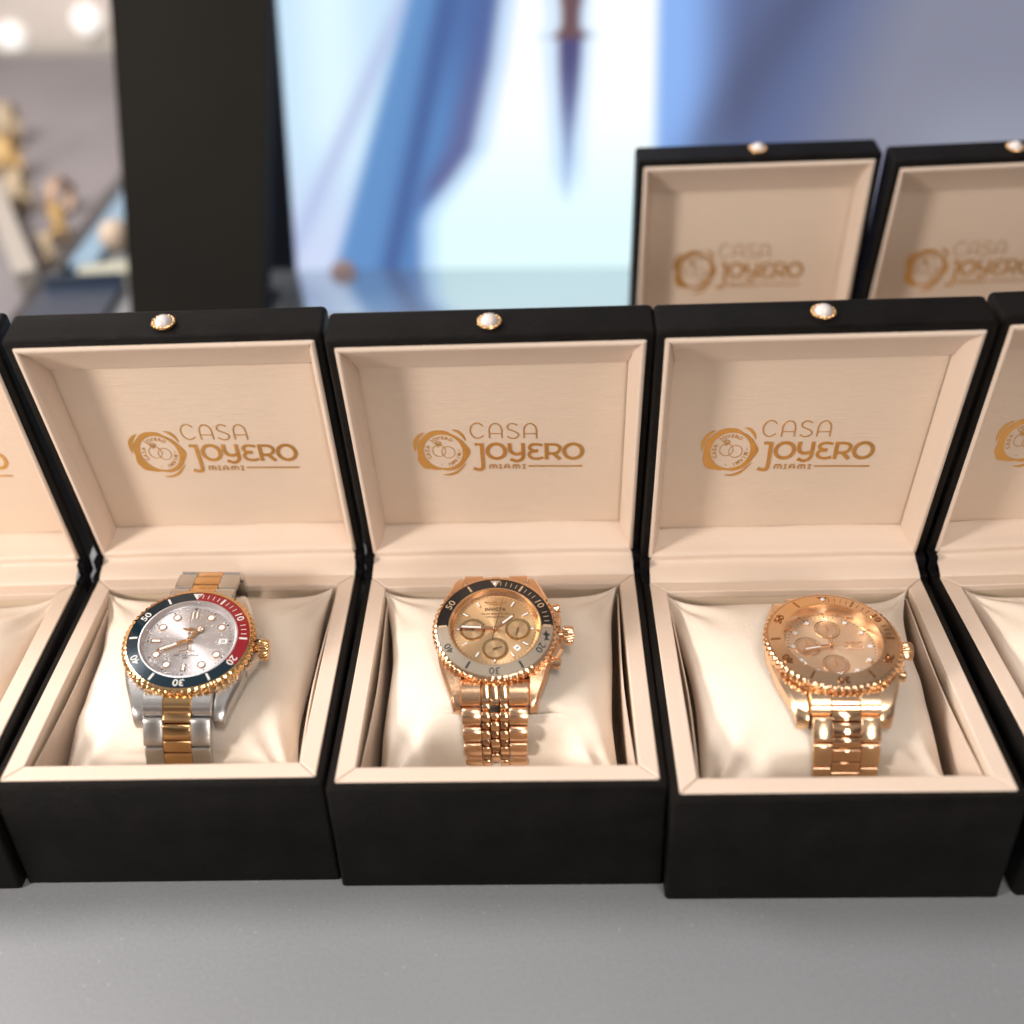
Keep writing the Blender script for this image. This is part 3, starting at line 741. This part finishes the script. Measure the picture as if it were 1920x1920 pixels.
def dial_gold(d, z):
    lume, rim, ink = [], [], []
    for h_ in range(12):
        if h_ in (0,): continue
        r_ = 1.12 if h_ not in (3, 6, 9) else 1.2; ln = .2 if h_ not in (3, 6, 9) else .1
        rim.append(clock(box(-.038, .038, -ln/2-.012, ln/2+.012, 0, .03), h_*5, r_, z)); lume.append(clock(box(-.024, .024, -ln/2, ln/2, .031, .036), h_*5, r_, z))
    for i in range(240):
        if i % 4 == 0: ink.append(clock(box(-.006, .006, -.025, .025, 0, .004), i/4, 1.285, z))
        ink.append(clock(xf(box(-.003, .003, -.02, .02, 0, .003), rot=(.9, 0, 0)), i/4, 1.40, z+.125))
    put(d, 'marker_rim', rim, M['rose']); put(d, 'hour_marker', lume, M['white']); put(d, 'minute_track', ink, M['brown_ink'])
    sub(d, .73, .0, z, .42, M['sub_gold'], M['subring'], M['brown_ink'], 195, True)
    sub(d, 0, -.74, z, .42, M['sub_gold'], M['subring'], M['brown_ink'], 75, True)
    sub(d, -.73, .0, z, .42, M['sub_gold'], M['subring'], M['brown_ink'], 265, True)
    put(d, 'dial_emblem', [wings(.58, 0, 1.0, z, .011)], M['rose'])
    put(d, 'dial_text', [xf(text('INVICTA', .17, .02, 1.05), (0, .79, z+.01)), xf(text('WATER RESISTANT 100M', .083, .006), (0, .61, z+.004)), xf(text('CHRONOGRAPH', .083, .006), (0, .49, z+.004))], M['brown_ink'])
    a = 22.5*PI/30; q = xf(box(-.1, .1, -.085, .085, 0, .008), (0, 0, 0), (0, 0, -a+PI/2)); put(d, 'date_window', [xf(q, (1.0*math.sin(a), 1.0*math.cos(a), z))], M['white'])
    put(d, 'date_numeral', [xf(xf(text('8', .13, .006), rot=(0, 0, -a+PI/2)), (1.0*math.sin(a), 1.0*math.cos(a), z+.012))], M['ink'])
def dial_rose(d, z):
    lume, rim, ink = [], [], []
    for h_ in range(12):
        a = h_*PI/6; x, y = 1.12*math.sin(a), 1.12*math.cos(a)
        if h_ in (0, 3): lume.append(clock(box(-.06, .06, -.07, .07, 0, .02), h_*5, 1.12, z)); rim.append(clock(box(-.075, .075, -.085, .085, 0, .015), h_*5, 1.12, z)); continue
        rim.append(annulus(.07, .09, z, z+.03, 24, x, y)); lume.append(disc(.072, z, z+.03, 20, x, y))
    for i in range(60): ink.append(clock(box(-.007 if i % 5 else -.016, .007 if i % 5 else .016, -.03, .03, 0, .004), i, 1.25, z))
    put(d, 'marker_rim', rim, M['rose']); put(d, 'hour_marker', lume, M['white']); put(d, 'minute_track', ink, M['brown_ink'])
    for x, y in ((0, .70), (-.70, 0), (0, -.72)): sub(d, x, y, z, .38, M['sub_rose'], M['rose'], M['brown_ink'], 0, False)
    put(d, 'dial_emblem', [wings(.42, .66, .13, z, .012)], M['rose'])
    put(d, 'dial_text', [xf(text('INVICTA', .14, .02, 1.05), (.66, .0, z+.01)), xf(text('CHRONOGRAPH', .07, .006), (.66, -.13, z+.004))], M['rose'])

FRONT = [(-1.72, -.44), (-2.45, -.70), (-2.85, -1.05), (-3.15, -1.55), (-3.35, -2.15), (-3.45, -2.8), (-3.42, -3.5), (-3.3, -4.0)]
REAR = [(1.72, -.55), (2.2, -.75), (2.55, -1.15), (2.7, -1.7), (2.7, -2.3), (2.6, -2.9)]
REAR_A = [(1.72, -.50), (2.4, -.60), (2.85, -.70), (3.3, -.86), (3.7, -1.15), (3.95, -1.65), (4.0, -2.3), (3.9, -2.9)]
common = dict(lw=1.08, lug=2.55, teeth=60, num=.33, th=.26, ex=7, crown=.07, w_min=.9, front=FRONT, rear=REAR, end_len=.84)
PA = dict(common, glass='film', Ro=2.13, io=1.95, ii=1.57, dz=-.14, dr=1.44, dsc=1.085, case=M['steel'], polish=M['gold'], bezel=M['gold'],
          inserts=[(0, 123, M['red'], 'red part of the bezel ring'), (123, 360, M['blue'], 'dark blue part of the bezel ring')], mark=lambda mi: M['mark_white'], bold=.003,
          rehaut=M['dial_silver'], dial=M['dial_silver'], dial_fn=dial_silver, guard=True, crown_r=.35, crownm=M['gold'], pushers=False,
          hands=[('hour_hand', 5.2, .72, .065, .05, 'merc', M['gold']), ('minute_hand', 40.8, 1.05, .07, .075, 'baton', M['gold']), ('second_hand', 59, .95, .010, .1, 'sec', M['gold'])],
          pitch=.92, style='three', c_half=.43, centre=M['gold'], rear=REAR_A)
def markB(mi):
    return M['mark_gold'] if (mi <= 15 or mi >= 45) else M['ink']
PB = dict(common, Ro=2.03, io=1.87, ii=1.49, dz=-.19, dr=1.33, case=M['rose_br'], polish=M['rose'], bezel=M['rose'],
          inserts=[(90, 270, M['silverins'], 'silvery lower half of the bezel ring'), (270, 450, M['blackins'], 'black upper half of the bezel ring')], mark=markB, emblem=M['ink'],
          rehaut=M['rose_c'], dial=M['dial_gold'], dial_fn=dial_gold, guard=False, crown_r=.31, crownm=M['rose'], pushers=True,
          hands=[('hour_hand', 8.2, .82, .055, .05, 'baton', M['rose']), ('minute_hand', 45.6, 1.2, .055, .075, 'baton', M['rose']), ('second_hand', 2, 1.15, .009, .1, 'sec', M['brown_ink'])],
          pitch=.60, style='five', c_half=.43, centre=M['rose'], ex=2.6, crown=.2)
PC = dict(common, Ro=2.14, io=1.99, ii=1.55, dz=-.36, dr=1.41, dsc=1.07, case=M['rose_c'], polish=M['rose'], bezel=M['rose'],
          inserts=[(0, 360, M['rose_c'], None)], mark=lambda mi: M['engraved'], bold=.012, deep=.035,
          rehaut=M['rose_c'], dial=M['dial_rose'], dial_fn=dial_rose, guard=False, crown_r=.29, crownm=M['rose'], pushers=True, lw=1.05, crown=.1,
          hands=[('hour_hand', 1.0, .55, .042, .05, 'merc', M['rose']), ('minute_hand', 43, .95, .042, .075, 'baton', M['rose']), ('second_hand', 44, .85, .009, .1, 'sec', M['rose'])],
          pitch=.78, style='three', c_half=.42, centre=M['rose'], end_len=.86)
make_watch('A', 'steel and yellow gold watch with red and dark blue bezel and silver dial', *WP['A'], PA)
make_watch('B', 'gold watch with half black half silver bezel and beaded five row bracelet', *WP['B'], PB)
make_watch('C', 'all rose gold chronograph watch with engraved gold bezel', *WP['C'], PC)

# ------------------------------------------------------------------ glowing backdrop on its stand
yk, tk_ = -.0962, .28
disp = thing('display_screen', 'large lit screen with a blurred blue and white picture, leaning back behind the boxes', 'screen', (-12.654, 73.208, 0))  # glowing panel; light and dark of the blurred background painted into its emission
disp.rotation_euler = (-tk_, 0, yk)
# local frame: x along the backdrop, z up it, y into it
def lerp3(a, b, t_): return tuple(a[i]+(b[i]-a[i])*t_ for i in range(3))
def srgb(c): return tuple(((x/255+.055)/1.055)**2.4 if x > 10 else x/255/12.92 for x in c)
def edge(x, x0, w): return smst(x0-w, x0+w, x)
def interp(x, t):
    for (a, b_), (c, d_) in zip(t, t[1:]):
        if x <= c: return b_+(d_-b_)*max(0, x-a)/(c-a)
    return t[-1][1]
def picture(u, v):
    # blurred background with its light painted as emission: pale floor, slanting blue cloth, a dark stem with its mirror image, dusky right side
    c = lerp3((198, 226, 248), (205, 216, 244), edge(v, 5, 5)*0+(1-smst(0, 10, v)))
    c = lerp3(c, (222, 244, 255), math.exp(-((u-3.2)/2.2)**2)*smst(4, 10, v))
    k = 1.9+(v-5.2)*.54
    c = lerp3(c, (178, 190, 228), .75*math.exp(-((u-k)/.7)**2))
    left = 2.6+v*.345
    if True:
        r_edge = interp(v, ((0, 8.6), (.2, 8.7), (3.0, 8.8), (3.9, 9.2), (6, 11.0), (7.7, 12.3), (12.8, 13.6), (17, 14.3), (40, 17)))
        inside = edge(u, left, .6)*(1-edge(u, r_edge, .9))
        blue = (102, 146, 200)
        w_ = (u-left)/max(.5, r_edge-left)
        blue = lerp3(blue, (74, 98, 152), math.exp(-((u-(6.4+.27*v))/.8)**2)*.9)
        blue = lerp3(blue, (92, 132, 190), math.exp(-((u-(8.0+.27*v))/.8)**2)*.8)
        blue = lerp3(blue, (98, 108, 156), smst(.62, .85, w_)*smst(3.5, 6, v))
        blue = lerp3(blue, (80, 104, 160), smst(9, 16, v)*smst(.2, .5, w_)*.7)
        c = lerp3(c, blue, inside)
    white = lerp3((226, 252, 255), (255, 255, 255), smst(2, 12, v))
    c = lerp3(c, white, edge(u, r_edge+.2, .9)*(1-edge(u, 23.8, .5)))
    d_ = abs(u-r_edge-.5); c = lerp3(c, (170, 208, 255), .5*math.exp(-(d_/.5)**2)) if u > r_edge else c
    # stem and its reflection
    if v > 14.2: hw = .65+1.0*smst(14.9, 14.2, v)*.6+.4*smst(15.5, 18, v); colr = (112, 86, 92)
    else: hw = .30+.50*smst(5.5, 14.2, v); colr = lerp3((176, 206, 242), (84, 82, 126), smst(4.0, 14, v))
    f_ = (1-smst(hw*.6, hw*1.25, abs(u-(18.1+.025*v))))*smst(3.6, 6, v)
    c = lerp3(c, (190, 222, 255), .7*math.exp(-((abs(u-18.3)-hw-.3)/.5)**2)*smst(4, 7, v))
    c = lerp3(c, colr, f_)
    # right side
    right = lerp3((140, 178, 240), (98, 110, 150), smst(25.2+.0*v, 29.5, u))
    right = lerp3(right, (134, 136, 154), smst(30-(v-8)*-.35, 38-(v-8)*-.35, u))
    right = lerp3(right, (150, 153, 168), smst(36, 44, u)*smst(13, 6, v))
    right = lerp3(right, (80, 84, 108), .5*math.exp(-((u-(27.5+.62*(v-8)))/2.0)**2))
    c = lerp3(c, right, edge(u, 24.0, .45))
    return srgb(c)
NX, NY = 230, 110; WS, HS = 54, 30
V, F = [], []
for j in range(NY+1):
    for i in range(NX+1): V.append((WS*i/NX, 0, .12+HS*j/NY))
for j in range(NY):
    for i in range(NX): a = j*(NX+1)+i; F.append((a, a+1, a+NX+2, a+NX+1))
glow_panel = build('screen_panel', (V, F), [], disp, None)
ca = glow_panel.data.color_attributes.new('picture', 'FLOAT_COLOR', 'POINT')
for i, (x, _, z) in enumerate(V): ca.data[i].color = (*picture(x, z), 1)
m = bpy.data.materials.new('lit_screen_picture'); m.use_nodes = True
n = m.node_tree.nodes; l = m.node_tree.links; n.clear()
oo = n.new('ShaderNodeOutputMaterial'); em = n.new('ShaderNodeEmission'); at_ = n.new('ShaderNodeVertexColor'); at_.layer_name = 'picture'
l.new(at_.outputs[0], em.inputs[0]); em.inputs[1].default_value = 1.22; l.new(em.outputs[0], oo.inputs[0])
glow_panel.data.materials.append(m)
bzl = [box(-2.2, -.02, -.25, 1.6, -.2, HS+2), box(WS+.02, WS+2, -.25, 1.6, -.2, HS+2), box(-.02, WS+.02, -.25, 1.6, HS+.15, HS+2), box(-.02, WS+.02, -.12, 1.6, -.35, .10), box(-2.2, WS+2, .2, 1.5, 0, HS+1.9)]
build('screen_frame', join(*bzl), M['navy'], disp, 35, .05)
# dark folded board leaning in front of the left edge of the backdrop
U_ = Vector((math.cos(yk), math.sin(yk), 0))
brd = thing('leaning_board', 'tall dark brown board leaning back beside the left edge of the lit screen', 'board', (-12.654, 64.208, 0))
brd.rotation_euler = (-tk_, 0, yk)
q = [(-9.36, .1), (-.93, .1), (2.15, 32), (-7.6, 32)]
build('panel', loft([[(x, 0, z) for x, z in q], [(x, 1.4, z) for x, z in q]]), M['darkboard'], brd, 35, .06)
q2 = [(-9.0, .1), (-1.2, .1), (-1.0, 2.2), (-8.8, 2.2)]
build('foot', loft([[(x, 1.45, z*.6) for x, z in q2], [(x, 4.6, z*.25+1.3) for x, z in q2]]), M['darkboard'], brd, 35)
slab = build('glass_slab', box(-2.2, 62, -7.6, -.3, 0, .28), M['slab'], None, 35, .05, loc=(-12.654, 73.208, .002), rot=(0, 0, yk))
tag(slab, 'glossy grey blue glass slab lying in front of the lit screen', 'slab')
spot = build('round_cap', loft([circ(.85, 0, 32), circ(.85, .3, 32), circ(.7, .42, 32), circ(.1, .46, 32)]), M['pinkcap'], None, 35, loc=(-9.35, 71.9, .3), rot=(1.1, 0, 0))  # disc coloured to stand in for an out-of-focus spot of light
tag(spot, 'small round pale pink cap at the bottom edge of the lit screen', 'cap')

# ------------------------------------------------------------------ blurred showcase at the far left
sc_ = thing('glass_showcase', 'blurred glass showcase with grey deck and gold pieces at the far left', 'showcase', (-62, 104, 0))
def rel(mesh): return [(x+62, y-104, z) for x, y, z in mesh[0]], mesh[1]
build('deck', rel(box(-98, -30.4, 59, 148, -3, -1)), M['deck'], sc_, 35)
build('dark_rail', rel(box(-30.3, -29.2, 59, 148, -3, .15)), M['navy'], sc_, 35, .05)
build('blue_rail', rel(box(-29.15, -27.2, 76.5, 148, -3, .1)), M['paleblue'], sc_, 35, .05)
build('rear_rail', rel(box(-98, -29.2, 148.2, 149.6, -3, 0)), M['rod'], sc_, 35, .05)
build('support_rod', rel(ribbon([(-40.2, 94), (-35.3, 83), (-30.9, 73.4)], .75, -.6, 1.0)), M['rod'], sc_, 35, .1)
build('glass_pane', rel(box(-60.2, -59.9, 60, 147, -.9, 12)), M['crystal'], sc_, 35)
tray = build('dark_tray', join(box(-1.9, 3.3, -9, 4.6, 0, .5), box(-1.9, 3.3, 4.3, 4.6, .5, 1.2)), M['navytray'], None, 35, .05, loc=(-27.0, 67.2, .004))
tray.location.x = -.2725
tag(tray, 'dark blue tray lying at the corner of the glass showcase', 'tray')
crd = build('display_card', box(-2.2, 2.2, -1.0, 1.0, 0, .7), M['sage'], None, 35, .05, loc=(-25.3, 73.9, .004), rot=(0, 0, .15)); tag(crd, 'pale sage green card block behind the dark blue tray', 'card')
pf = build('ring_cushion', loft([circ(1.1*math.sin(PI*j/12)+.002, 1.1-1.1*math.cos(PI*j/12), 28) for j in range(13)]), M['beige'], None, 60, loc=(-26.2, 79.0, .01)); tag(pf, 'round beige cushion standing beside the dark brown board', 'cushion')
def mini_watch(label, loc, rz, s_, mm, tilt=.5):
    root = thing('gold_watch', label, 'wristwatch', loc, (tilt, 0, rz), 'blurred gold watches in the far showcase')
    ring = []
    for i in range(37):
        a = 2*PI*i/36; c_, q_ = math.cos(a), math.sin(a); R_ = 2.2*s_
        ring.append([(x, (R_+e_)*c_, (R_+e_)*q_) for x, e_ in ((-.7*s_, 0), (.7*s_, 0), (.7*s_, .25), (-.7*s_, .25))])
    br = loft(ring, False, False); build('bracelet', xf(br, (0, 0, 2.2*s_)), mm, root, 35)
    cs = build('case', xf(disc(1.5*s_, 0, .6*s_, 32), (0, -2.1*s_, 2.6*s_), (PI/2, 0, 0)), mm, root, 35, .08)
    build('dial', xf(disc(1.15*s_, .62*s_, .66*s_, 32), (0, -2.1*s_, 2.6*s_), (PI/2, 0, 0)), M['beige'], cs, 35)
    return root
mini_watch('blurred yellow gold watch nearest the dark board in the showcase', (-32.2, 85.0, -1), .3, .62, M['dullgold'])
mini_watch('blurred copper toned watch behind the yellow gold one', (-33.6, 91.5, -1), -.2, .6, M['dullcopper'])
mini_watch('blurred pale gold watch lowest beside the support rod', (-31.7, 79.8, -1), .5, .5, M['dullbeige'])
mini_watch('blurred gold watch behind the pale support rod', (-37.5, 93.0, -1), .1, .7, M['dullbeige'])
mini_watch('blurred gold watch at the left edge of the picture, farther back', (-41.2, 102, -1), .1, .8, M['dullgold'])
mini_watch('farthest blurred gold watch at the left edge of the picture', (-44.8, 113, -1), .1, .8, M['dullbeige'])
for (x, z, lab) in ((-57.2, .9, 'round white lamp at the left edge, low on the beige wall'), (-47.4, 2.4, 'round white lamp beside the dark board, low on the beige wall')):
    o = build('puck_lamp', loft([circ(1.6, 0, 32), circ(1.6, .8, 32), circ(1.3, 1.1, 32)]), M['lampglow'], None, 40, loc=(x, 151.9, z), rot=(PI/2, 0, 0))  # glowing discs built in place of two ceiling-light reflections
    tag(o, lab, 'lamp', 'round lamps on the beige wall')
